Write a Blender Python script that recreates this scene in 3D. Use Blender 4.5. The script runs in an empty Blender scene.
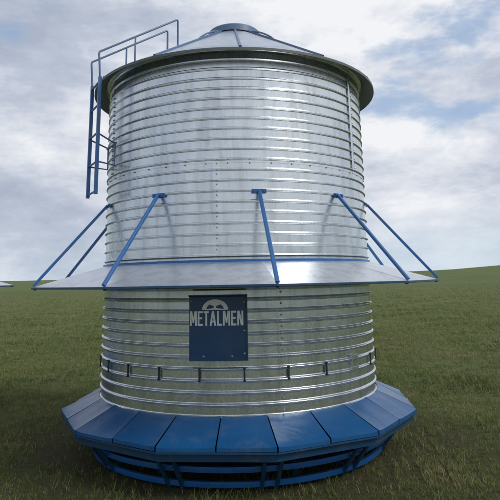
import bpy, math, random
import numpy as np
from math import sin, cos, pi, radians, atan2, hypot
from mathutils import Vector, Matrix

random.seed(7)
RNG = np.random.default_rng(11)
S = bpy.context.scene
C = S.collection

# ------------------------------------------------------------------ camera
cam_d = bpy.data.cameras.new('camera')
cam = bpy.data.objects.new('camera', cam_d)
C.objects.link(cam)
S.camera = cam
YAW, PITCH, ROLL, DIST, EYE = 0.026, 0.2143, 0.020, 6.155, 1.6
cam_d.sensor_width = 36.0
cam_d.lens = 555.5 / 500 * 36.0
cam_d.shift_y = (158.2 - 250) / 500
cam_d.clip_end = 9000
cam_d.clip_start = 0.05
fwd = Vector((sin(YAW) * cos(PITCH), cos(YAW) * cos(PITCH), sin(PITCH)))
rgt = Vector((cos(YAW), -sin(YAW), 0))
upv = rgt.cross(fwd)
r2 = rgt * cos(ROLL) - upv * sin(ROLL)
u2 = rgt * sin(ROLL) + upv * cos(ROLL)
M = Matrix((r2, u2, -fwd)).transposed().to_4x4()
M.translation = Vector((0, -DIST, EYE))
cam.matrix_world = M

S.view_settings.view_transform = 'Standard'
S.view_settings.look = 'None'
S.view_settings.gamma = 1
S.view_settings.exposure = 0.50

SUN_EL, SUN_AZ = radians(46), radians(122)     # azimuth clockwise from +y (the way the camera looks)

# ------------------------------------------------------------------ world
W = bpy.data.worlds.new('World')
S.world = W
W.use_nodes = True


class NT:
    """small node-tree writer"""
    def __init__(self, tree):
        self.t = tree

    def n(self, typ, **kw):
        nd = self.t.nodes.new(typ)
        for k, v in kw.items():
            if k.startswith('i_'):
                key = k[2:]
                key = int(key) if key.isdigit() else key.replace('_', ' ')
                self.put(nd.inputs[key], v)
            else:
                setattr(nd, k, v)
        return nd

    def put(self, sock, v):
        if hasattr(v, 'outputs'):
            self.t.links.new(v.outputs[0], sock)
        elif isinstance(v, bpy.types.NodeSocket):
            self.t.links.new(v, sock)
        else:
            sock.default_value = v

    def m(self, op, a, b=0.0, c=None, clamp=False):
        nd = self.t.nodes.new('ShaderNodeMath')
        nd.operation = op
        nd.use_clamp = clamp
        self.put(nd.inputs[0], a)
        self.put(nd.inputs[1], b)
        if c is not None:
            self.put(nd.inputs[2], c)
        return nd

    def vm(self, op, a, b=None):
        nd = self.t.nodes.new('ShaderNodeVectorMath')
        nd.operation = op
        self.put(nd.inputs[0], a)
        if b is not None:
            self.put(nd.inputs[1], b)
        return nd

    def mix(self, f, a, b, blend='MIX'):
        nd = self.t.nodes.new('ShaderNodeMix')
        nd.data_type = 'RGBA'
        nd.blend_type = blend
        self.put(nd.inputs[0], f)
        self.put(nd.inputs[6], a)
        self.put(nd.inputs[7], b)
        return nd.outputs[2]

    def noise(self, vec, scale, detail=4, rough=.5, dist=0.0):
        nd = self.t.nodes.new('ShaderNodeTexNoise')
        nd.inputs['Scale'].default_value = scale
        nd.inputs['Detail'].default_value = detail
        nd.inputs['Roughness'].default_value = rough
        nd.inputs['Distortion'].default_value = dist
        if vec is not None:
            self.put(nd.inputs['Vector'], vec)
        return nd.outputs['Fac']

    def ramp(self, fac, stops):
        nd = self.t.nodes.new('ShaderNodeValToRGB')
        self.put(nd.inputs[0], fac)
        el = nd.color_ramp.elements
        while len(el) < len(stops):
            el.new(0.5)
        for e, (p_, c_) in zip(el, stops):
            e.position = p_
            e.color = (*c_, 1) if len(c_) == 3 else c_
        return nd.outputs['Color']

    def rng(self, v, a, b, c=0.0, d=1.0, smooth=True):
        nd = self.t.nodes.new('ShaderNodeMapRange')
        nd.interpolation_type = 'SMOOTHSTEP' if smooth else 'LINEAR'
        for k, x in zip(range(5), (v, a, b, c, d)):
            self.put(nd.inputs[k], x)
        return nd.outputs[0]


def azel(az, el):
    az, el = radians(az), radians(el)
    return (sin(az) * cos(el), cos(az) * cos(el), sin(el))


t = NT(W.node_tree)
bg = W.node_tree.nodes['Background']
sky = t.n('ShaderNodeTexSky', sky_type='NISHITA', sun_disc=False, sun_elevation=SUN_EL, sun_rotation=SUN_AZ)
sky.air_density = 1.0
sky.dust_density = 1.5
co = t.n('ShaderNodeTexCoord').outputs['Generated']
dirn = t.vm('NORMALIZE', co).outputs[0]
sep = t.n('ShaderNodeSeparateXYZ', i_0=dirn)
zc = t.m('ADD', t.m('MAXIMUM', sep.outputs[2], 0.0), 0.22)
pl = t.n('ShaderNodeCombineXYZ', i_0=t.m('DIVIDE', sep.outputs[0], zc), i_1=t.m('DIVIDE', sep.outputs[1], zc), i_2=5.3)
big = t.noise(pl, 0.85, 5, .52, .15)
puv = t.vm('MULTIPLY', dirn, (1, 1, 2.3)).outputs[0]
puff = t.noise(puv, 4.2, 10, .62, .10)
med = t.noise(pl, 2.6, 8, .60, .5)
val = t.m('ADD', t.m('ADD', t.m('MULTIPLY', big, .18), t.m('MULTIPLY', med, .08)), t.m('MULTIPLY', puff, .78))
# broad cloud masses where they stand in the sky: (azimuth, elevation, sharpness, weight)
for az, el, k, w in ((-20, 26, 60, -.10), (-22, 7.5, 150, -.10), (-17, 14, 160, .11), (19, 12, 140, .10),
                     (8, 28, 50, .10), (24, 27, 90, .05), (21, 6.5, 170, -.04), (30, 19, 120, -.03), (140, 36, 4, .10), (-100, 30, 3, -.05)):
    d = t.vm('DOT_PRODUCT', dirn, azel(az, el)).outputs['Value']
    g = t.m('EXPONENT', t.m('MULTIPLY', t.m('SUBTRACT', d, 1.0), float(k)))
    val = t.m('ADD', val, t.m('MULTIPLY', g, w))
cloud = t.ramp(val, [(.37, (2.9, 3.3, 4.1)), (.47, (3.7, 4.05, 4.8)), (.54, (4.8, 5.05, 5.6)), (.64, (6.3, 6.4, 6.6))])
# thin gaps showing the blue above
gap = t.noise(puv, 5.2, 8, .58, .12)
gb = t.m('MULTIPLY', gap, 1.0)
for az, el, k, w in ((18, 20.5, 210, .26), (25, 20, 260, .16), (-24, 18, 200, .05)):
    d = t.vm('DOT_PRODUCT', dirn, azel(az, el)).outputs['Value']
    g = t.m('EXPONENT', t.m('MULTIPLY', t.m('SUBTRACT', d, 1.0), float(k)))
    gb = t.m('ADD', gb, t.m('MULTIPLY', g, w))
gm = t.rng(gb, .59, .76, 0, .78)
skyc = t.mix(.35, sky.outputs[0], (3.0, 4.3, 6.2, 1))
col = t.mix(gm, cloud, skyc)
# moist pale air low down
low = t.m('MULTIPLY', t.rng(sep.outputs[2], 0.015, 0.14, .62, 0.0), t.rng(sep.outputs[0], -.35, .25, .35, 1.0))
col = t.mix(low, col, (4.2, 5.1, 5.8, 1))
W.node_tree.links.new(col, bg.inputs[0])
bg.inputs[1].default_value = 0.1

sun_d = bpy.data.lights.new('sun', 'SUN')
sun_d.energy = 1.5
sun_d.angle = radians(22)
sun_d.color = (1, .95, .87)
sun = bpy.data.objects.new('sun', sun_d)
C.objects.link(sun)
sdir = Vector((sin(SUN_AZ) * cos(SUN_EL), cos(SUN_AZ) * cos(SUN_EL), sin(SUN_EL)))
sun.rotation_euler = (-sdir).to_track_quat('-Z', 'Y').to_euler()


# ------------------------------------------------------------------ materials
def newmat(name):
    m = bpy.data.materials.new(name)
    m.use_nodes = True
    return m, NT(m.node_tree), m.node_tree.nodes['Principled BSDF']


def bump(t, bs, height, dist, strength=1.0):
    b = t.n('ShaderNodeBump')
    b.inputs['Distance'].default_value = dist
    b.inputs['Strength'].default_value = strength
    t.put(b.inputs['Height'], height)
    t.t.links.new(b.outputs[0], bs.inputs['Normal'])


def galvanised(name, tint=(.67, .715, .75), rough=.25, dirt=.25, wob=.004):
    m, t, bs = newmat(name)
    p = t.n('ShaderNodeTexCoord').outputs['Object']
    v = t.n('ShaderNodeTexVoronoi', i_Vector=p, i_Scale=95.0)
    sp = t.n('ShaderNodeSeparateColor', i_0=v.outputs['Color']).outputs[0]
    stz = t.vm('MULTIPLY', p, (7, 7, 1.1)).outputs[0]
    streak = t.noise(stz, 1.6, 6, .6, .4)
    blot = t.noise(p, 2.3, 5, .6)
    fine = t.noise(p, 34, 4, .65)
    c0 = t.mix(sp, (*[c * .96 for c in tint], 1), (*[min(1, c * 1.04) for c in tint], 1))
    c1 = t.mix(t.rng(streak, .42, .70), c0, (*[c * .80 for c in tint], 1))
    c2 = t.mix(t.m('MULTIPLY', t.rng(blot, .55, .80), dirt * .7), c1, (.30, .29, .26, 1))
    t.put(bs.inputs['Base Color'], c2)
    bs.inputs['Metallic'].default_value = .93
    r = t.m('ADD', t.m('MULTIPLY', sp, .05), t.m('MULTIPLY', fine, .12))
    t.put(bs.inputs['Roughness'], t.m('ADD', r, rough - .08))
    h = t.m('ADD', t.noise(t.vm('MULTIPLY', p, (1.3, 1.3, .35)).outputs[0], 3.0, 2, .45, .2), 0.0)
    bump(t, bs, h, wob)
    return m


def painted(name, colr, rough=.33, wear=.25, metallic=0.0, dust=.2):
    m, t, bs = newmat(name)
    p = t.n('ShaderNodeTexCoord').outputs['Object']
    a = t.noise(p, 3.1, 5, .6)
    b = t.noise(p, 26, 5, .65)
    c = t.mix(a, (*[x * .82 for x in colr], 1), (*[min(1, x * 1.18) for x in colr], 1))
    c = t.mix(t.m('MULTIPLY', t.rng(b, .60, .78), wear), c, (*[x * .45 for x in colr], 1))
    c = t.mix(t.m('MULTIPLY', t.rng(t.noise(p, 5.5, 6, .7), .5, .8), dust), c, (.24, .23, .20, 1))
    t.put(bs.inputs['Base Color'], c)
    t.put(bs.inputs['Roughness'], t.m('ADD', t.m('MULTIPLY', b, .25), rough - .1))
    bs.inputs['Metallic'].default_value = metallic
    bs.inputs['Coat Weight'].default_value = .25
    bs.inputs['Coat Roughness'].default_value = .22
    bump(t, bs, t.m('ADD', t.noise(p, 4.2, 3, .5, .4), t.m('MULTIPLY', b, .03)), .007)
    return m


MAT = {}
MAT['galv'] = galvanised('galvanised_steel')
MAT['galv_canopy'] = galvanised('galvanised_canopy_steel', (.76, .79, .83), .34, .12, .0015)
MAT['galv_roof'] = galvanised('galvanised_roof_steel', (.55, .61, .69), .33, .35, .002)
MAT['blue'] = painted('blue_paint', (.004, .088, .290), .32, .25)
MAT['blue_lid'] = painted('blue_lid_paint', (.002, .066, .200), .33, .35, 0, .16)
MAT['blue_dark'] = painted('shaded_weathered_blue_paint', (.005, .045, .110), .45, .5)  # worn blue, darkened to put the under-frame and edge shade into the colour
MAT['rail'] = painted('grey_blue_paint', (.07, .13, .25), .45, .3)
MAT['navy'] = painted('navy_plate_paint', (.003, .050, .150), .36, .2, 0, .10)
MAT['print'] = painted('white_print', (.88, .90, .92), .5, .1, 0, .05)
MAT['bolt'] = galvanised('zinc_bolt', (.36, .37, .38), .45, .4)
MAT['eave_shade'] = painted('eave_shade_grey', (.075, .090, .095), .5, .2)  # dark grey standing for the shade under the eave
MAT['clip'] = painted('black_blue_paint', (.006, .016, .035), .45, .2)


def ground_mat():
    m, t, bs = newmat('pasture_ground')
    p = t.n('ShaderNodeTexCoord').outputs['Object']
    n1 = t.noise(p, .35, 6, .6)
    n2 = t.noise(p, 2.4, 6, .65)
    n3 = t.noise(p, 14, 6, .7)
    n0 = t.noise(t.vm('MULTIPLY', p, (.012, .05, 1)).outputs[0], 1.0, 5, .6)
    g = t.ramp(t.m('ADD', t.m('MULTIPLY', n2, .5), t.m('MULTIPLY', n3, .5)),
               [(.34, (.040, .052, .018)), (.45, (.095, .120, .040)), (.55, (.145, .165, .062)), (.66, (.22, .20, .10))])
    nf = t.noise(t.vm('MULTIPLY', p, (.16, .16, 1)).outputs[0], 1.0, 8, .72)
    nff = t.noise(t.vm('MULTIPLY', p, (.03, .03, 1)).outputs[0], 1.0, 7, .7)
    far = t.mix(t.rng(t.m('ADD', t.m('ADD', t.m('MULTIPLY', n0, .3), t.m('MULTIPLY', nf, .4)), t.m('MULTIPLY', nff, .3)), .38, .62), (.070, .104, .038, 1), (.125, .160, .066, 1))
    dist = t.n('ShaderNodeVectorMath', operation='LENGTH', i_0=p).outputs['Value']
    c = t.mix(t.rng(dist, 10, 90, 0, .6), g, far)
    n4 = t.noise(p, 75, 5, .75)
    soil = t.ramp(t.m('ADD', t.m('ADD', t.m('MULTIPLY', n3, .4), t.m('MULTIPLY', n2, .25)), t.m('MULTIPLY', n4, .35)), [(.36, (.022, .018, .011)), (.5, (.075, .060, .038)), (.56, (.070, .080, .032)), (.66, (.170, .135, .085))])
    k = t.m('ADD', t.m('MULTIPLY', n1, .55), t.m('MULTIPLY', n2, .45))
    near = t.rng(dist, 1.8, 3.2, .20, 0.0)
    sm = t.m('MULTIPLY', t.rng(t.m('ADD', k, near), .50, .68), t.rng(dist, 6, 40, .8, .22))
    c = t.mix(sm, c, soil)
    t.put(bs.inputs['Base Color'], c)
    bs.inputs['Roughness'].default_value = .95
    bs.inputs['Specular IOR Level'].default_value = .15
    bump(t, bs, t.m('ADD', t.m('ADD', n3, t.m('MULTIPLY', n2, 1.2)), t.m('MULTIPLY', n4, .35)), .07)
    return m


def grass_mat(name, stops):
    m, t, bs = newmat(name)
    a = t.n('ShaderNodeAttribute', attribute_name='tone').outputs['Fac']
    c = t.ramp(a, stops)
    t.put(bs.inputs['Base Color'], c)
    bs.inputs['Roughness'].default_value = .6
    bs.inputs['Specular IOR Level'].default_value = .25
    tr = t.n('ShaderNodeBsdfTranslucent')
    t.put(tr.inputs['Color'], c)
    mx = t.n('ShaderNodeMixShader', i_0=.38)
    t.t.links.new(bs.outputs[0], mx.inputs[1])
    t.t.links.new(tr.outputs[0], mx.inputs[2])
    t.t.links.new(mx.outputs[0], t.t.nodes['Material Output'].inputs[0])
    return m


MAT['ground'] = ground_mat()
MAT['grass'] = grass_mat('grass_blades', [(0, (.058, .084, .024)), (.35, (.125, .170, .052)), (.64, (.200, .225, .085)),
                                          (.85, (.29, .255, .13)), (1, (.37, .32, .19))])
MAT['straw'] = grass_mat('dry_grass', [(0, (.13, .11, .05)), (.6, (.28, .23, .12)), (1, (.40, .34, .20))])


# ------------------------------------------------------------------ mesh helpers
class MB:
    def __init__(self):
        self.v, self.f = [], []

    def add(self, vs, fs):
        o = len(self.v)
        self.v += [tuple(x) for x in vs]
        self.f += [tuple(i + o for i in q) for q in fs]
        return self

    def box(self, c, sx, sy, sz, ax=None):
        """box centred at c; ax = three unit vectors"""
        X, Y, Z = ax or (Vector((1, 0, 0)), Vector((0, 1, 0)), Vector((0, 0, 1)))
        c = Vector(c)
        vs = [c + X * (sx * a / 2) + Y * (sy * b / 2) + Z * (sz * d / 2) for d in (-1, 1) for a, b in ((-1, -1), (1, -1), (1, 1), (-1, 1))]
        return self.add(vs, [(3, 2, 1, 0), (4, 5, 6, 7), (0, 1, 5, 4), (1, 2, 6, 5), (2, 3, 7, 6), (3, 0, 4, 7)])

    def bar(self, a, b, w, h=None, n=4, upref=(0, 0, 1)):
        """bar from a to b: n=4 a square tube with chamfered corners, else round"""
        a, b = Vector(a), Vector(b)
        h = h or w
        d = (b - a).normalized()
        u = Vector(upref)
        if abs(d.dot(u)) > .98:
            u = Vector((1, 0, 0))
        s = d.cross(u).normalized()
        u = s.cross(d)
        if n == 4:
            k = .72
            pts = [(-1, -k), (-k, -1), (k, -1), (1, -k), (1, k), (k, 1), (-k, 1), (-1, k)]
        else:
            pts = [(cos(2 * pi * i / n), sin(2 * pi * i / n)) for i in range(n)]
        N = len(pts)
        vs = [p_ + s * (x * w / 2) + u * (y * h / 2) for p_ in (a, b) for x, y in pts]
        fs = [(i, (i + 1) % N, N + (i + 1) % N, N + i) for i in range(N)] + [tuple(range(N - 1, -1, -1)), tuple(range(N, 2 * N))]
        return self.add(vs, fs)

    def path(self, pts, r, n=8):
        pts = [Vector(q) for q in pts]
        vs, fs = [], []
        pu = None
        for i, q in enumerate(pts):
            d = (pts[min(i + 1, len(pts) - 1)] - pts[max(i - 1, 0)]).normalized()
            if pu is None:
                pu = Vector((0, 0, 1)) if abs(d.z) < .95 else Vector((1, 0, 0))
            s = d.cross(pu).normalized()
            pu = s.cross(d)
            vs += [q + s * (r * cos(2 * pi * k / n)) + pu * (r * sin(2 * pi * k / n)) for k in range(n)]
        for i in range(len(pts) - 1):
            for k in range(n):
                a, b = i * n + k, i * n + (k + 1) % n
                fs.append((a, b, b + n, a + n))
        fs += [tuple(range(n - 1, -1, -1)), tuple(range(len(vs) - n, len(vs)))]
        return self.add(vs, fs)

    def shell(self, grid, off):
        """closed sheet: grid[i][j] top points, off(i,j) vector to the underside"""
        R_, C_ = len(grid), len(grid[0])
        vs = [Vector(grid[i][j]) for i in range(R_) for j in range(C_)]
        lo = [vs[i * C_ + j] + Vector(off(i, j)) for i in range(R_) for j in range(C_)]
        n = len(vs)
        fs = []
        for i in range(R_ - 1):
            for j in range(C_ - 1):
                a = i * C_ + j
                fs.append((a, a + 1, a + C_ + 1, a + C_))
                fs.append((n + a, n + a + C_, n + a + C_ + 1, n + a + 1))
        bd = [(0, j) for j in range(C_)] + [(i, C_ - 1) for i in range(1, R_)] + [(R_ - 1, j) for j in range(C_ - 2, -1, -1)] + [(i, 0) for i in range(R_ - 2, 0, -1)]
        ids = [i * C_ + j for i, j in bd]
        for k in range(len(ids)):
            a, b = ids[k], ids[(k + 1) % len(ids)]
            fs.append((b, a, n + a, n + b))
        return self.add(vs + lo, fs)

    def lathe(self, prof, n=48, a0=0.0, a1=360.0):
        full = abs(a1 - a0 - 360) < 1e-6
        cols = n if full else n + 1
        vs = [pol(r, a0 + (a1 - a0) * i / n, z) for i in range(cols) for r, z in prof]
        P_ = len(prof)
        fs = []
        for i in range(n):
            for j in range(P_ - 1):
                a = i * P_ + j
                b = ((i + 1) % cols) * P_ + j
                fs.append((a, b, b + 1, a + 1))
        return self.add(vs, fs)

    def mesh(self, name, mat, smooth=None):
        me = bpy.data.meshes.new(name)
        me.from_pydata(self.v, [], self.f)
        me.update()
        me.materials.append(mat)
        if smooth is not None:
            me.polygons.foreach_set('use_smooth', [True] * len(me.polygons))
            if smooth < 180:
                me.set_sharp_from_angle(angle=radians(smooth))
        return me

    def build(self, name, mat, parent=None, smooth=None, **props):
        return link(name, self.mesh(name, mat, smooth), parent, **props)


def link(name, me, parent=None, **props):
    o = bpy.data.objects.new(name, me)
    C.objects.link(o)
    if parent is not None:
        o.parent = parent
    for k, v in props.items():
        o[k] = v
    return o


def pol(r, a, z):
    """cylindrical point: angle in degrees, 0 faces the camera, positive to the right"""
    a = radians(a)
    return Vector((r * sin(a), -r * cos(a), z))


def er(a):
    a = radians(a)
    return Vector((sin(a), -cos(a), 0))


def et(a):
    a = radians(a)
    return Vector((cos(a), sin(a), 0))


EZ = Vector((0, 0, 1))

# ------------------------------------------------------------------ terrain
CREST = 350.0


def hill(az):
    xs = (-180, -60, -21, 0, 14, 20.4, 26, 40, 90, 180)
    es = (.3, .3, .30, .34, .42, .56, .93, 1.15, .6, .3)
    return 1.6 + CREST * math.tan(radians(float(np.interp(az, xs, es))))


def sstep(a, b, x):
    k = min(1, max(0, (x - a) / (b - a)))
    return k * k * (3 - 2 * k)


def ground_z(x, y):
    r = hypot(x, y)
    az = math.degrees(atan2(x, y + DIST))
    h = hill(az) * min(1, max(0, (r - 14) / (CREST - 14))) ** 1.15
    bumpy = .018 * sin(x * 1.7 + 1.3 * sin(y * .9)) * cos(y * 1.3 + .7 * sin(x * 1.1)) * sstep(1.8, 3.2, r)
    roll_ = (.25 * sin(x * .021 + 2) * cos(y * .017)) * sstep(25, 90, r)
    return h + bumpy + roll_


g = MB()
rings = [0.0] + list(np.linspace(.8, 16, 60)) + list(np.geomspace(16.6, 6000, 70))
NA = 220
g.v.append((0, 0, 0.0))
for r in rings[1:]:
    for i in range(NA):
        x, y = r * sin(2 * pi * i / NA), r * cos(2 * pi * i / NA)
        g.v.append((x, y, ground_z(x, y)))
for i in range(NA):
    g.f.append((0, 1 + (i + 1) % NA, 1 + i))
for k in range(len(rings) - 2):
    for i in range(NA):
        a, b = 1 + k * NA + i, 1 + k * NA + (i + 1) % NA
        g.f.append((a, b, b + NA, a + NA))
g.build('ground', MAT['ground'], smooth=180, kind='structure', label='open green pasture rising gently to the horizon on the right')

# ------------------------------------------------------------------ the feeder
R = 1.39
feeder = bpy.data.objects.new('livestock_feeder', None)
C.objects.link(feeder)
feeder['label'] = 'tall round galvanised bulk feeder with blue lids and blue name plate, filling the centre'
feeder['category'] = 'livestock feeder'
feeder['group'] = 'round galvanised feeders on the pasture'

# --- corrugated wall: three tiers of curved sheets, ends lapped
BE_LO = [.618 + .0911 * k for k in range(-1, 13)]
BE_HI = [1.797 + .0932 * k for k in range(0, 21)]


def bead_r(z):
    rr = 0.0
    for zb in (BE_LO if z < 1.75 else BE_HI):
        d = abs(z - zb)
        hw = .0165 if z < 1.75 else .014
        if d < hw:
            rr = max(rr, .0160 * (.5 + .5 * cos(pi * d / hw)))
    return rr


def zlist(z0, z1):
    zs = {z0, z1}
    for zb in BE_LO + BE_HI:
        for d in (-.034, -.024, -.0185, -.0165, -.0135, -.010, -.006, -.002, .002, .006, .010, .0135, .0165, .0185, .024, .034, .0455):
            z = zb + d
            if z0 < z < z1:
                zs.add(round(z, 5))
    return sorted(zs)


def dent(a, z):
    a = radians(a)
    return .0013 * sin(7 * a + .9 * z) * sin(1.3 * z + 2.3 * sin(5 * a)) + .0004 * sin(19 * a + 1.3 * z) * cos(2.2 * z - 4 * a)


seams = {}
for tier, (z0, z1, first, lift) in enumerate(((.50, 1.762, 15.0, 0.0), (1.745, 2.645, -7.0, .002), (2.60, 3.675, 56.6, .0045))):
    zs = zlist(z0, z1)
    seams[tier] = (z0, z1, [first, first + 120, first + 240])
    for k in range(3):
        A0 = first + 120 * k
        n = 44
        grid = []
        for j in range(n + 1):
            a = A0 - 1.3 + 122.6 * j / n
            lap = .0022 * (1 if j == 0 else 0) + .0011 * (j == 1)
            col_ = []
            for z in zs:
                ph_ = (z - (.618 if z < 1.755 else 1.797)) / (.0911 if z < 1.755 else .0932)
                bow = (.0018 if tier == 0 else .0048) * (.5 - .5 * cos(2 * pi * ph_))
                col_.append(pol(R + lift + lap + bead_r(z) + dent(a, z), a, z))
            grid.append(col_)
        m = MB()
        m.shell(grid, lambda i, j, A0=A0: -er(A0 - 1.3 + 122.6 * i / 44) * .003)
        m.build('wall_sheet', MAT['galv'], feeder, smooth=50)

# --- bolts of the lapped seams (small; one part)
m = MB()


def bolt(m, a, z, r, s=.009):
    n_, t_ = er(a), et(a)
    c = pol(r, a, z)
    vs = []
    for q, (rad, off) in enumerate(((s, 0), (s, .006), (s * .5, .0095))):
        for k in range(6):
            vs.append(c + t_ * (rad * cos(pi * k / 3)) + EZ * (rad * sin(pi * k / 3)) + n_ * off)
    fs = [(q * 6 + k, q * 6 + (k + 1) % 6, q * 6 + 6 + (k + 1) % 6, q * 6 + 6 + k) for q in range(2) for k in range(6)]
    fs.append(tuple(range(12, 18)))
    m.add(vs, fs)


for i in range(90):
    bolt(m, i * 4 + 1, 2.635, R + .0055)
    if i % 2:
        bolt(m, i * 4 + 1, 2.598, R + .0045, .007)
for tier, (z0, z1, L) in seams.items():
    for a in L:
        k = 0
        z = z0 + .06
        while z < z1 - .03:
            if bead_r(z) < .001:
                bolt(m, a, z, R + .003 + .0022 * tier, .008)
                if tier == 2:
                    bolt(m, a + 1.1, z, R + .003 + .0022 * tier, .007)
            z += .0466
m.build('seam_bolt', MAT['bolt'], feeder, smooth=40, kind='stuff')
# cover strip over the right-hand upright seam of the top tier, and the pipe-like stiffener beside it
m = MB()
m.shell([[pol(R + .0175 + (.004 if j in (1, 2) else 0), a, z) for z in np.linspace(2.63, 3.60, 8)] for j, a in enumerate((54.6, 54.9, 56.1, 56.4))],
        lambda i, j: -er(55.5) * .003)
m.build('seam_strip', MAT['galv'], feeder, smooth=40)

# --- roof: twelve sloping sheets, raised ribs, cap
RE, ZE, SL = 1.562, 3.605, .60
roof = bpy.data.objects.new('roof', None)
C.objects.link(roof)
roof.parent = feeder
R0, Z0 = .29, ZE + (RE - .29) * SL
for k in range(12):
    A0 = 2 + 30 * k
    grid = []
    for j in range(7):
        a = A0 + 30 * j / 6
        row = []
        for i in range(9):
            r = RE + (R0 - RE) * i / 8
            z = ZE + (RE - r) * SL
            z += .006 * sin(pi * j / 6) * (1 - i / 8)
            row.append(pol(r, a, z))
        # turned-down drip edge
        row = [pol(RE + .004, a, ZE - .014), pol(RE + .005, a, ZE - .004)] + row
        grid.append(row)
    m = MB()
    m.shell(grid, lambda i, j, A0=A0: (-er(A0 + 5 * i) * .003) if j < 2 else Vector((0, 0, -.004)))
    m.build('roof_panel', MAT['galv_roof'], roof, smooth=35)
    p0 = pol(RE - .005, A0, ZE + .012)
    p1 = pol(R0 + .02, A0, ZE + (RE - R0 - .02) * SL + .012)
    m = MB()
    m.bar(p0, p1, .022, .022)
    m.build('roof_rib', MAT['rail'], roof)
m = MB()
m.lathe([(.0, Z0 + .165), (.10, Z0 + .158), (.20, Z0 + .135), (.285, Z0 + .092), (.305, Z0 + .075), (.310, Z0 + .004), (.302, Z0 + .004),
         (.285, Z0 + .06), (.0, Z0 + .10)], 40)
m.build('roof_cap', MAT['rail'], roof, smooth=40)
m = MB()
m.lathe([(R0 + .004, Z0 - .02), (R0 - .004, Z0 + .055), (R0 - .012, Z0 + .055), (R0 - .012, Z0 - .02)], 40)
m.build('roof_collar', MAT['galv_roof'], roof, smooth=40)
# lifting hoops on the cone
for A in (-28, 32, 92, 152, 212, 272):
    m = MB()
    pts = []
    for i in range(9):
        q = i / 8
        r = .80 - .44 * q
        pts.append(pol(r, A, ZE + (RE - r) * SL + .012 + .032 * sin(pi * q) ** .6))
    m.path(pts, .010, 8)
    m.build('lifting_hoop', MAT['rail'], roof, smooth=60)
# added dark sheet and edge strip that put the eave's shade into colour
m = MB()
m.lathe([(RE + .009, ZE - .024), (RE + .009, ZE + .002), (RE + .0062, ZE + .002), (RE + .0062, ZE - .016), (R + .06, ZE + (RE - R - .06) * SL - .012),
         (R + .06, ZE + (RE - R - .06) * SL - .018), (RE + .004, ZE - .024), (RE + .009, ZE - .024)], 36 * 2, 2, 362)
m.build('eave_shade_sheet', MAT['eave_shade'], roof, smooth=30)
# under-eave ring angle
m = MB()
m.lathe([(R + .012, 3.655), (R + .012, 3.685), (R + .05, 3.672), (R + .05, 3.668), (R + .016, 3.655), (R + .012, 3.655)], 96)
m.build('eave_angle', MAT['galv'], feeder, smooth=30)

# --- canopy (rain skirt): ten flat sheets with blue edge trim
CA = [-66, -29.5, 8, 42.5, 77, 113, 149, 186, 222, 258]
RC, ZC, ZI = 2.074, 1.562, 1.750
canopy = bpy.data.objects.new('canopy', None)
C.objects.link(canopy)
canopy.parent = feeder
for k in range(10):
    a0 = CA[k]
    a1 = CA[(k + 1) % 10]
    if a1 < a0:
        a1 += 360
    P0, P1 = pol(RC, a0, ZC), pol(RC, a1, ZC)
    grid = []
    nj = 10
    for j in range(nj + 1):
        f = j / nj
        a = a0 + (a1 - a0) * f
        outer = P0.lerp(P1, f)
        inner = pol(R + .012, a, ZI)
        row = []
        for i in range(6):
            q = outer.lerp(inner, i / 5)
            q.z += .003 * sin(pi * f) * sin(pi * i / 5) + (.0025 if j == 0 else 0)
            row.append(q)
        grid.append(row)
    m = MB()
    m.shell(grid, lambda i, j: Vector((0, 0, -.003)))
    m.build('canopy_panel', MAT['galv_canopy'], canopy, smooth=30)
    m = MB()
    e = .006
    m.bar(pol(RC + e, a0, ZC - .008), pol(RC + e, a1, ZC - .008), .010, .019)
    m.build('edge_trim', MAT['blue_dark'], canopy)
    # folded rib where two sheets meet
    m = MB()
    m.bar(pol(RC - .01, a0, ZC - .018), pol(R + .03, a0, ZI - .018), .02, .022)
    m.build('canopy_rafter', MAT['blue'], canopy)
m = MB()
m.lathe([(R + .0145, ZI - .010), (R + .024, ZI - .010), (R + .024, ZI + .016), (R + .0145, ZI + .016), (R + .0145, ZI - .010)], 120)
m.build('collar_ring', MAT['blue'], canopy, smooth=30)

# struts with their mounting plates
SKIP = set()
for k, a in enumerate(CA):
    m = MB()
    top = pol(R + .030, a + (-1.0 if k == 3 else 0), 2.345)
    m.bar(pol(RC - .004, a, ZC + .012), top, .030, .026)
    st = m.build('strut', MAT['blue'], canopy)
    if 0 < a < 200:
        SKIP.add(st.name)      # the neighbour's corner in view carries none
    m = MB()
    m.box(pol(R + .019, a, 2.345), .13, .012, .034, (et(a), er(a), EZ))
    for s in (-.045, .045):
        m.box(pol(R + .028, a, 2.345) + et(a) * s, .018, .010, .018, (et(a), er(a), EZ))
    m.build('mounting_plate', MAT['blue'], canopy)

# --- name plate
plate = bpy.data.objects.new('name_plate', None)
C.objects.link(plate)
plate.parent = feeder
PA0, PA1, PZ0, PZ1, PR = -16.8, 3.1, .955, 1.475, R + .020
m = MB()
m.shell([[pol(PR, PA0 + (PA1 - PA0) * i / 16, z) for z in np.linspace(PZ0, PZ1, 6)] for i in range(17)], lambda i, j: -er(-7) * .004)
m.build('plate_sheet', MAT['navy'], plate, smooth=30)
m = MB()
for i in range(1):
    a = PA1 - .3
    m.bar(pol(PR + .006, a, PZ0 + .02), pol(PR + .006, a, PZ1 - .01), .014 if i == 0 else .008, .012, upref=er(a))
m.build('edge_channel', MAT['blue_dark'], plate)
m = MB()
m.shell([[pol(PR + .002, a, PZ1 - .012), pol(PR + .022, a, PZ1 + .004), pol(PR + .022, a, PZ1 - .006)] for a in np.linspace(PA0, PA1, 12)],
        lambda i, j: Vector((0, 0, -.003)))
m.build('drip_fold', MAT['navy'], plate)
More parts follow.
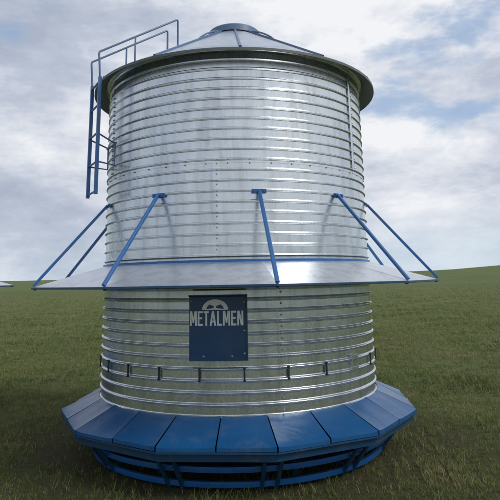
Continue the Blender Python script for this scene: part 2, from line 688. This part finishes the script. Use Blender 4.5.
for a, z in ((-11.6, PZ0 + .035), (-2.1, PZ0 + .035), (PA1 - 1.1, 1.415), (PA1 - 1.1, 1.19), (PA1 - 1.1, 1.01), (-15.8, 1.43)):
    m = MB()
    bolt(m, a, z, PR + .001, .010)
    m.build('plate_bolt', MAT['bolt'], plate, smooth=40)


# half-wheel emblem above the word: a filled half disc with two wedge openings
m = MB()
CX, CZ, RO = 0.0, 1.358, .098


def flat(poly, th=.0024):
    vs = [pol(PR + .001 + h, (PA0 + PA1) / 2 - .9 + math.degrees(x / PR), CZ + z) for h in (0, th) for x, z in poly]
    n = len(poly)
    m.add(vs, [tuple(range(n - 1, -1, -1)), tuple(range(n, 2 * n))] + [(i, (i + 1) % n, n + (i + 1) % n, n + i) for i in range(n)])


for i in range(14):        # outer band
    b0, b1 = pi * i / 14, pi * (i + 1) / 14
    flat([(1.12 * RO * cos(b0), .86 * RO * sin(b0)), (1.12 * RO * cos(b1), .86 * RO * sin(b1)), (.76 * RO * cos(b1), .56 * RO * sin(b1)), (.76 * RO * cos(b0), .56 * RO * sin(b0))])
flat([(-.010, 0), (.010, 0), (.010, .062), (-.010, .062)], .0028)
flat([(-.080, -.002), (-.008, .000), (-.008, .014), (-.080, .005)], .0020)
flat([(.008, .000), (.080, -.002), (.080, .005), (.008, .014)], .0020)
flat([(-.058, .048), (-.008, .030), (-.008, .062)], .0032)
flat([(.008, .030), (.058, .048), (.008, .062)], .0032)
m.build('emblem', MAT['print'], plate)
# the word METALMEN, each letter cut from flat strokes
LH, ST = .116, .0150
LETTERS = {
    'M': (.062, [[(0, 0), (ST, 0), (ST, LH), (0, LH)], [(.062 - ST, 0), (.062, 0), (.062, LH), (.062 - ST, LH)],
                 [(ST * .5, LH), (ST * 1.35, LH), (.037, .022), (.025, .022)], [(.062 - ST * 1.35, LH), (.062 - ST * .5, LH), (.037, .022), (.025, .022)]]),
    'E': (.045, [[(0, 0), (ST, 0), (ST, LH), (0, LH)], [(ST, 0), (.045, 0), (.045, ST), (ST, ST)], [(ST, .052), (.040, .052), (.040, .052 + ST), (ST, .052 + ST)],
                 [(ST, LH - ST), (.045, LH - ST), (.045, LH), (ST, LH)]]),
    'T': (.046, [[(.0155, 0), (.0305, 0), (.0305, LH - ST), (.0155, LH - ST)], [(0, LH - ST), (.046, LH - ST), (.046, LH), (0, LH)]]),
    'A': (.056, [[(0, 0), (ST, 0), (.0335, LH), (.0195, LH)], [(.056 - ST, 0), (.056, 0), (.0365, LH), (.0225, LH)], [(.012, .026), (.044, .026), (.042, .040), (.014, .040)]]),
    'L': (.042, [[(0, 0), (ST, 0), (ST, LH), (0, LH)], [(ST, 0), (.042, 0), (.042, ST), (ST, ST)]]),
    'N': (.052, [[(0, 0), (ST, 0), (ST, LH), (0, LH)], [(.052 - ST, 0), (.052, 0), (.052, LH), (.052 - ST, LH)], [(ST * .3, LH), (ST * 1.4, LH), (.052 - ST * .3, 0), (.052 - ST * 1.4, 0)]]),
}
word = 'METALMEN'
GAPL = .0085
tot = sum(LETTERS[c][0] for c in word) + GAPL * (len(word) - 1)
x0 = -tot / 2 - .004
for c in word:
    w_, strokes = LETTERS[c]
    m = MB()
    for q, poly in enumerate(strokes):
        flat([((x + x0) * .950 + .013, z + 1.232 - CZ) for x, z in poly], .0024 + .0004 * q)
    m.build('letter', MAT['print'], plate)
    x0 += w_ + GAPL

# --- clips between two beads, every 15 degrees
for k in range(24):
    a = 1.8 + 15 * k
    if 40 < a < 50:
        continue
    m = MB()
    m.box(pol(R + .017, a, .8475), .013, .012, .104, (et(a), er(a), EZ))
    m.box(pol(R + .020, a, .8955), .020, .016, .012, (et(a), er(a), EZ))
    m.box(pol(R + .020, a, .7995), .020, .016, .012, (et(a), er(a), EZ))
    m.build('wall_clip', MAT['clip'], feeder)
# bright latch with two bars at the right
m = MB()
for a in (45.0, 48.6):
    m.box(pol(R + .020, a, .86), .020, .014, .135, (et(a), er(a), EZ))
m.box(pol(R + .026, 46.8, .915), .090, .010, .018, (et(46.8), er(46.8), EZ))
m.box(pol(R + .026, 46.8, .815), .090, .010, .018, (et(46.8), er(46.8), EZ))
m.build('latch', MAT['galv'], feeder)

# --- ladder on the left
ladder = bpy.data.objects.new('ladder', None)
C.objects.link(ladder)
ladder.parent = feeder
LA, LR, LW = -62, 1.60, .155


def lp(r, w, z):
    return er(LA) * r + et(LA) * w + EZ * z


for s in (-1, 1):
    m = MB()
    m.bar(lp(LR, s * LW, 2.42), lp(LR, s * LW, 3.60), .030, .034, upref=er(LA))
    m.build('stile', MAT['blue'], ladder)
for z in (2.45, 2.74, 3.03, 3.32, 3.56):
    m = MB()
    m.bar(lp(LR, -LW, z), lp(LR, LW, z), .020, n=10)
    m.build('rung', MAT['blue'], ladder)
for s in (-1, 1):
    m = MB()
    m.path([lp(LR, s * LW, 3.02), lp(R + .03, s * (LW - .03), 2.94), lp(R + .03, s * (LW - .03), 2.72), lp(LR, s * LW, 2.74)], .009, 8)
    m.build('wall_bracket', MAT['rail'], ladder)
m = MB()
m.bar(lp(R + .03, -LW, 2.94), lp(R + .03, LW, 2.94), .02)
m.build('bracket_bar', MAT['rail'], ladder)
# guard rails running up the roof
for s in (-1, 1):
    w = s * LW
    rt = lp(1.62, w, 3.86), lp(1.25, w, 4.10), lp(.78, w, 4.40)
    rail = MB()
    rail.path([lp(1.60, w, 3.58), lp(1.62, w, 3.845), lp(1.615, w, 3.862), lp(1.60, w, 3.874), rt[1], lp(.795, w, 4.392), lp(.783, w, 4.392), lp(.778, w, 4.375),
               lp(.778, w, ZE + (RE - .78) * SL + .004)], .0105, 8)
    ro = rail.build('guard_rail', MAT['rail'], ladder, smooth=60)
    m = MB()
    m.bar(rt[1] - EZ * .004, lp(1.25, w, ZE + (RE - 1.25) * SL + .004), .018, n=8)
    m.build('rail_post', MAT['rail'], ladder, smooth=60)

# --- bottom: ring of hinged blue lids
RB, ZB = 1.762, .386
RJ, ZJ = R + .016, .530
base = bpy.data.objects.new('feeding_base', None)
C.objects.link(base)
base.parent = feeder
for k in range(12):
    c0, c1 = 9 + 30 * k, 39 + 30 * k
    Pc0, Pc1 = pol(RB, c0, ZB), pol(RB, c1, ZB)
    for h in (0, 1):
        f0, f1 = h * .5, h * .5 + .5
        jit = random.uniform(-.004, .006)
        sk = random.uniform(-.004, .004)
        grid = []
        for j in range(7):
            f = f0 + (f1 - f0) * j / 6
            gapf = .012 * (1 - 2 * j / 6)
            ff = f + gapf * .5
            outer = Pc0.lerp(Pc1, ff)
            inner = pol(RJ, c0 + 30 * ff, ZJ)
            row = []
            for i in range(6):
                q = outer.lerp(inner, i / 5)
                q.z += .004 + .002 * sin(pi * j / 6) * sin(pi * i / 5) + jit * (1 - i / 5) + sk * (j / 6 - .5) * (1 - i / 5)
                row.append(q)
            # turned-down front lip
            d_ = er(c0 + 15)
            row = [row[0] + d_ * .006 - EZ * .030, row[0] + d_ * .005 - EZ * .003] + row
            # raised side folds
            if j in (0, 6):
                row = [q + (EZ * .007 if n_ >= 1 else Vector()) for n_, q in enumerate(row)]
            grid.append(row)
        m = MB()
        m.shell(grid, lambda i, j, c0=c0: (-er(c0 + 15) * .003) if j < 2 else Vector((0, 0, -.003)))
        m.build('lid', MAT['blue_lid'], base, smooth=25)
    # curb ring bar under the lids, fascia, trough
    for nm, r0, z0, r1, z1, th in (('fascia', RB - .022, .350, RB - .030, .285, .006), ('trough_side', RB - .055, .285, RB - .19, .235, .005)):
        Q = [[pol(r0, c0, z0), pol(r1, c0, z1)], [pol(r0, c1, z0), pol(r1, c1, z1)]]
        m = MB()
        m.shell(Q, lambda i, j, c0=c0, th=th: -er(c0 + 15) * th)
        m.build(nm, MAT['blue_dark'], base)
    m = MB()
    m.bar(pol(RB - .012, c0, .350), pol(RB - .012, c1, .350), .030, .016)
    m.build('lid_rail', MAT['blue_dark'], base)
    for off in (-2.4, 2.4):
        m = MB()
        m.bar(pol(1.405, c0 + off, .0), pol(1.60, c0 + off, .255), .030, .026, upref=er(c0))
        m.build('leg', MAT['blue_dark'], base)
    m = MB()
    m.bar(pol(1.15, c0, .15), pol(1.40, c0, .05), .022)
    m.build('brace', MAT['blue_dark'], base)
for nm, rr, zz in (('skid_rail', 1.425, .052), ('foot_rail', 1.500, .180)):
    m = MB()
    h_ = .020
    m.lathe([(rr + .015, zz - h_), (rr + .017, zz), (rr + .015, zz + h_), (rr - .015, zz + h_), (rr - .015, zz - h_), (rr + .015, zz - h_)], 96)
    m.build(nm, MAT['blue'], base, smooth=40)
# centre hopper and trough floor
m = MB()
m.lathe([(RB - .20, .228), (1.10, .19), (1.10, .196), (RB - .20, .234)], 48)
m.build('trough_floor', MAT['blue_dark'], base, smooth=30)
m = MB()
m.lathe([(R - .01, .56), (R - .02, .50), (.95, .20), (.94, .20), (R - .03, .50), (R - .02, .56)], 64)
m.build('hopper_cone', MAT['galv'], base, smooth=30)
for k in range(6):
    m = MB()
    a = 24 + 60 * k
    m.bar(pol(1.15, a, 0.0), pol(1.15, a, .19), .06)
    m.build('inner_leg', MAT['blue_dark'], base)


# --- the neighbour feeder, mostly out of frame at the left
def children(o, table):
    return table.get(o.name, [])


table = {}
for o in list(C.objects):
    if o.parent is not None:
        table.setdefault(o.parent.name, []).append(o)


def copy_tree(o, parent=None):
    if o.name in SKIP:
        return None
    c = o.copy()
    C.objects.link(c)
    c.parent = parent
    for ch in children(o, table):
        copy_tree(ch, c)
    return c


ang = -33.0
dd = 10.0
second = copy_tree(feeder)
second['label'] = 'pale canopy corner of a second feeder just entering at the left edge'
NEI = (dd * sin(radians(ang)), -DIST + dd * cos(radians(ang)))
second.location = (NEI[0], NEI[1], ground_z(*NEI))
second.rotation_euler = (0, 0, radians(-14))

# ------------------------------------------------------------------ grass
PI2 = 2 * pi


def noise2(x, y, s, seed):
    r = np.random.default_rng(seed)
    out = np.zeros_like(x)
    for o in range(4):
        f = (2 ** o) / s
        for _ in range(3):
            a, p1, k = r.uniform(0, PI2), r.uniform(0, PI2), r.uniform(.7, 1.3)
            b, p2 = r.uniform(0, PI2), r.uniform(0, PI2)
            out += np.sin((x * cos(a) + y * sin(a)) * f * k * PI2 + p1 + 1.7 * np.sin((x * cos(b) + y * sin(b)) * f * PI2 * .7 + p2)) / (1.6 ** o) / 3
    return out


def gz(x, y):
    r = np.hypot(x, y)
    az = np.degrees(np.arctan2(x, y + DIST))
    e = np.interp(az, (-180, -60, -21, 0, 14, 20.4, 26, 40, 90, 180), (.3, .3, .30, .34, .42, .56, .93, 1.15, .6, .3))
    ss = lambda a, b, v: (lambda k: k * k * (3 - 2 * k))(np.clip((v - a) / (b - a), 0, 1))
    h = (1.6 + CREST * np.tan(np.radians(e))) * np.clip((r - 14) / (CREST - 14), 0, 1) ** 1.15
    h += .018 * np.sin(x * 1.7 + 1.3 * np.sin(y * .9)) * np.cos(y * 1.3 + .7 * np.sin(x * 1.1)) * ss(1.8, 3.2, r)
    h += .25 * np.sin(x * .021 + 2) * np.cos(y * .017) * ss(25, 90, r)
    return h


def blades(name, mat, N, dmin, dmax, hgt, wid, label, cat, tone_fn, cluster, keep=None, half=36):
    u = RNG.random(N)
    d = dmin * (dmax / dmin) ** (u ** .9)
    th = np.radians(RNG.uniform(-half, half, N))
    # clumps: snap a share of the blades towards clump centres
    x = d * np.sin(th)
    y = -DIST + d * np.cos(th)
    cs = .05 + .012 * d
    jx, jy = np.floor(x / cs), np.floor(y / cs)
    hsh = np.sin(jx * 127.1 + jy * 311.7) * 43758.5453
    h1 = hsh - np.floor(hsh)
    hsh = np.sin(jx * 269.5 + jy * 183.3) * 24634.63
    h2 = hsh - np.floor(hsh)
    pull = cluster * (RNG.random(N) ** .5)
    x = x + ((jx + h1) * cs - x) * pull
    y = y + ((jy + h2) * cs - y) * pull
    nz = noise2(x, y, 2.6, 5) + .7 * noise2(x, y, .5, 9)
    r = np.hypot(x, y)
    ok = RNG.random(N) < np.clip(.62 + .33 * nz, .06, 1)
    ok &= RNG.random(N) < np.clip((r - 1.35) / .9, .22, 1)
    ok &= RNG.random(N) < np.clip(.82 + (r - 1.6) / 2.0 + .6 * noise2(x, y, .5, 44), .22, 1)
    ok &= np.hypot(x - NEI[0], y - NEI[1]) > 1.5
    if keep is not None:
        ok &= keep(x, y, r)
    ok &= RNG.random(N) < np.clip((78 - d) / 50, 0, 1) ** 1.5
    x, y, d, nz, h1, h2, r = (q[ok] for q in (x, y, d, nz, h1, h2, r))
    n = len(x)
    z = gz(x, y)
    H = hgt * RNG.uniform(.45, 1.25, n) * (.7 + .6 * h1) * np.clip(1 + .25 * nz, .5, 1.6) * (1 + .02 * d)
    Wd = wid * RNG.uniform(.6, 1.3, n) * (1 + .15 * np.maximum(d - 3, 0))
    H *= 1 - .45 * np.clip((d - 15) / 50, 0, 1)
    a = RNG.uniform(0, PI2, n)
    lean = H * RNG.uniform(.2, 1.1, n)
    la = RNG.uniform(0, PI2, n)
    wx, wy = np.cos(a) * Wd / 2, np.sin(a) * Wd / 2
    lx, ly = np.cos(la) * lean, np.sin(la) * lean
    V = np.empty((n, 5, 3))
    V[:, 0] = np.stack([x - wx, y - wy, z - .004], 1)
    V[:, 1] = np.stack([x + wx, y + wy, z - .004], 1)
    V[:, 2] = np.stack([x + lx * .4 + wx * .75, y + ly * .4 + wy * .75, z + H * .62], 1)
    V[:, 3] = np.stack([x + lx * .4 - wx * .75, y + ly * .4 - wy * .75, z + H * .62], 1)
    V[:, 4] = np.stack([x + lx, y + ly, z + H], 1)
    me = bpy.data.meshes.new(name)
    me.vertices.add(n * 5)
    me.vertices.foreach_set('co', V.reshape(-1))
    base_i = np.arange(n)[:, None] * 5
    loops = (base_i + np.array([[0, 1, 2, 3, 3, 2, 4]])).reshape(-1)
    me.loops.add(n * 7)
    me.loops.foreach_set('vertex_index', loops.astype(np.int32))
    me.polygons.add(n * 2)
    ls = (np.arange(n)[:, None] * 7 + np.array([[0, 4]])).reshape(-1)
    me.polygons.foreach_set('loop_start', ls.astype(np.int32))
    me.polygons.foreach_set('loop_total', np.tile([4, 3], n).astype(np.int32))
    me.update(calc_edges=True)
    tone = np.clip(tone_fn(x, y, nz, h1, h2, n) + .12 * np.clip((d - 8) / 25, 0, 1), 0, 1)
    at = me.attributes.new('tone', 'FLOAT', 'POINT')
    at.data.foreach_set('value', np.repeat(tone, 5).astype(np.float32))
    me.materials.append(mat)
    o = bpy.data.objects.new(name, me)
    C.objects.link(o)
    o['kind'] = 'stuff'
    o['label'] = label
    o['category'] = cat
    return o


blades('grass', MAT['grass'], 760000, 2.6, 75, .030, .0042, 'short green pasture grass around the feeder and out to the horizon', 'grass',
       lambda x, y, nz, h1, h2, n: .36 + .13 * noise2(x, y, 1.6, 21) + .20 * noise2(x, y, 5.0, 33) + .16 * np.clip(noise2(x, y, 1.1, 77), 0, 1) + .20 * (h2 - .5) + RNG.normal(0, .11, n) + .10 * nz, .30)
blades('dry_grass', MAT['straw'], 30000, 2.6, 22, .045, .0032, 'dry straw coloured stalks scattered among the grass near the feeder', 'dry grass',
       lambda x, y, nz, h1, h2, n: RNG.random(n), .85,
       keep=lambda x, y, r: RNG.random(len(x)) < np.clip(1.4 - r / 6, .10, 1))

# rank fringe of uncropped grass standing round the skids
blades('fringe_grass', MAT['grass'], 120000, 3.9, 8.6, .060, .0042, 'taller rough grass standing round the foot of the feeder', 'grass',
       lambda x, y, nz, h1, h2, n: .42 + .22 * (h2 - .5) + RNG.normal(0, .16, n), .85,
       keep=lambda x, y, r: (r > 1.44) & (RNG.random(len(x)) < .35 * np.exp(-((r - 1.62) / .16) ** 2)), half=24)
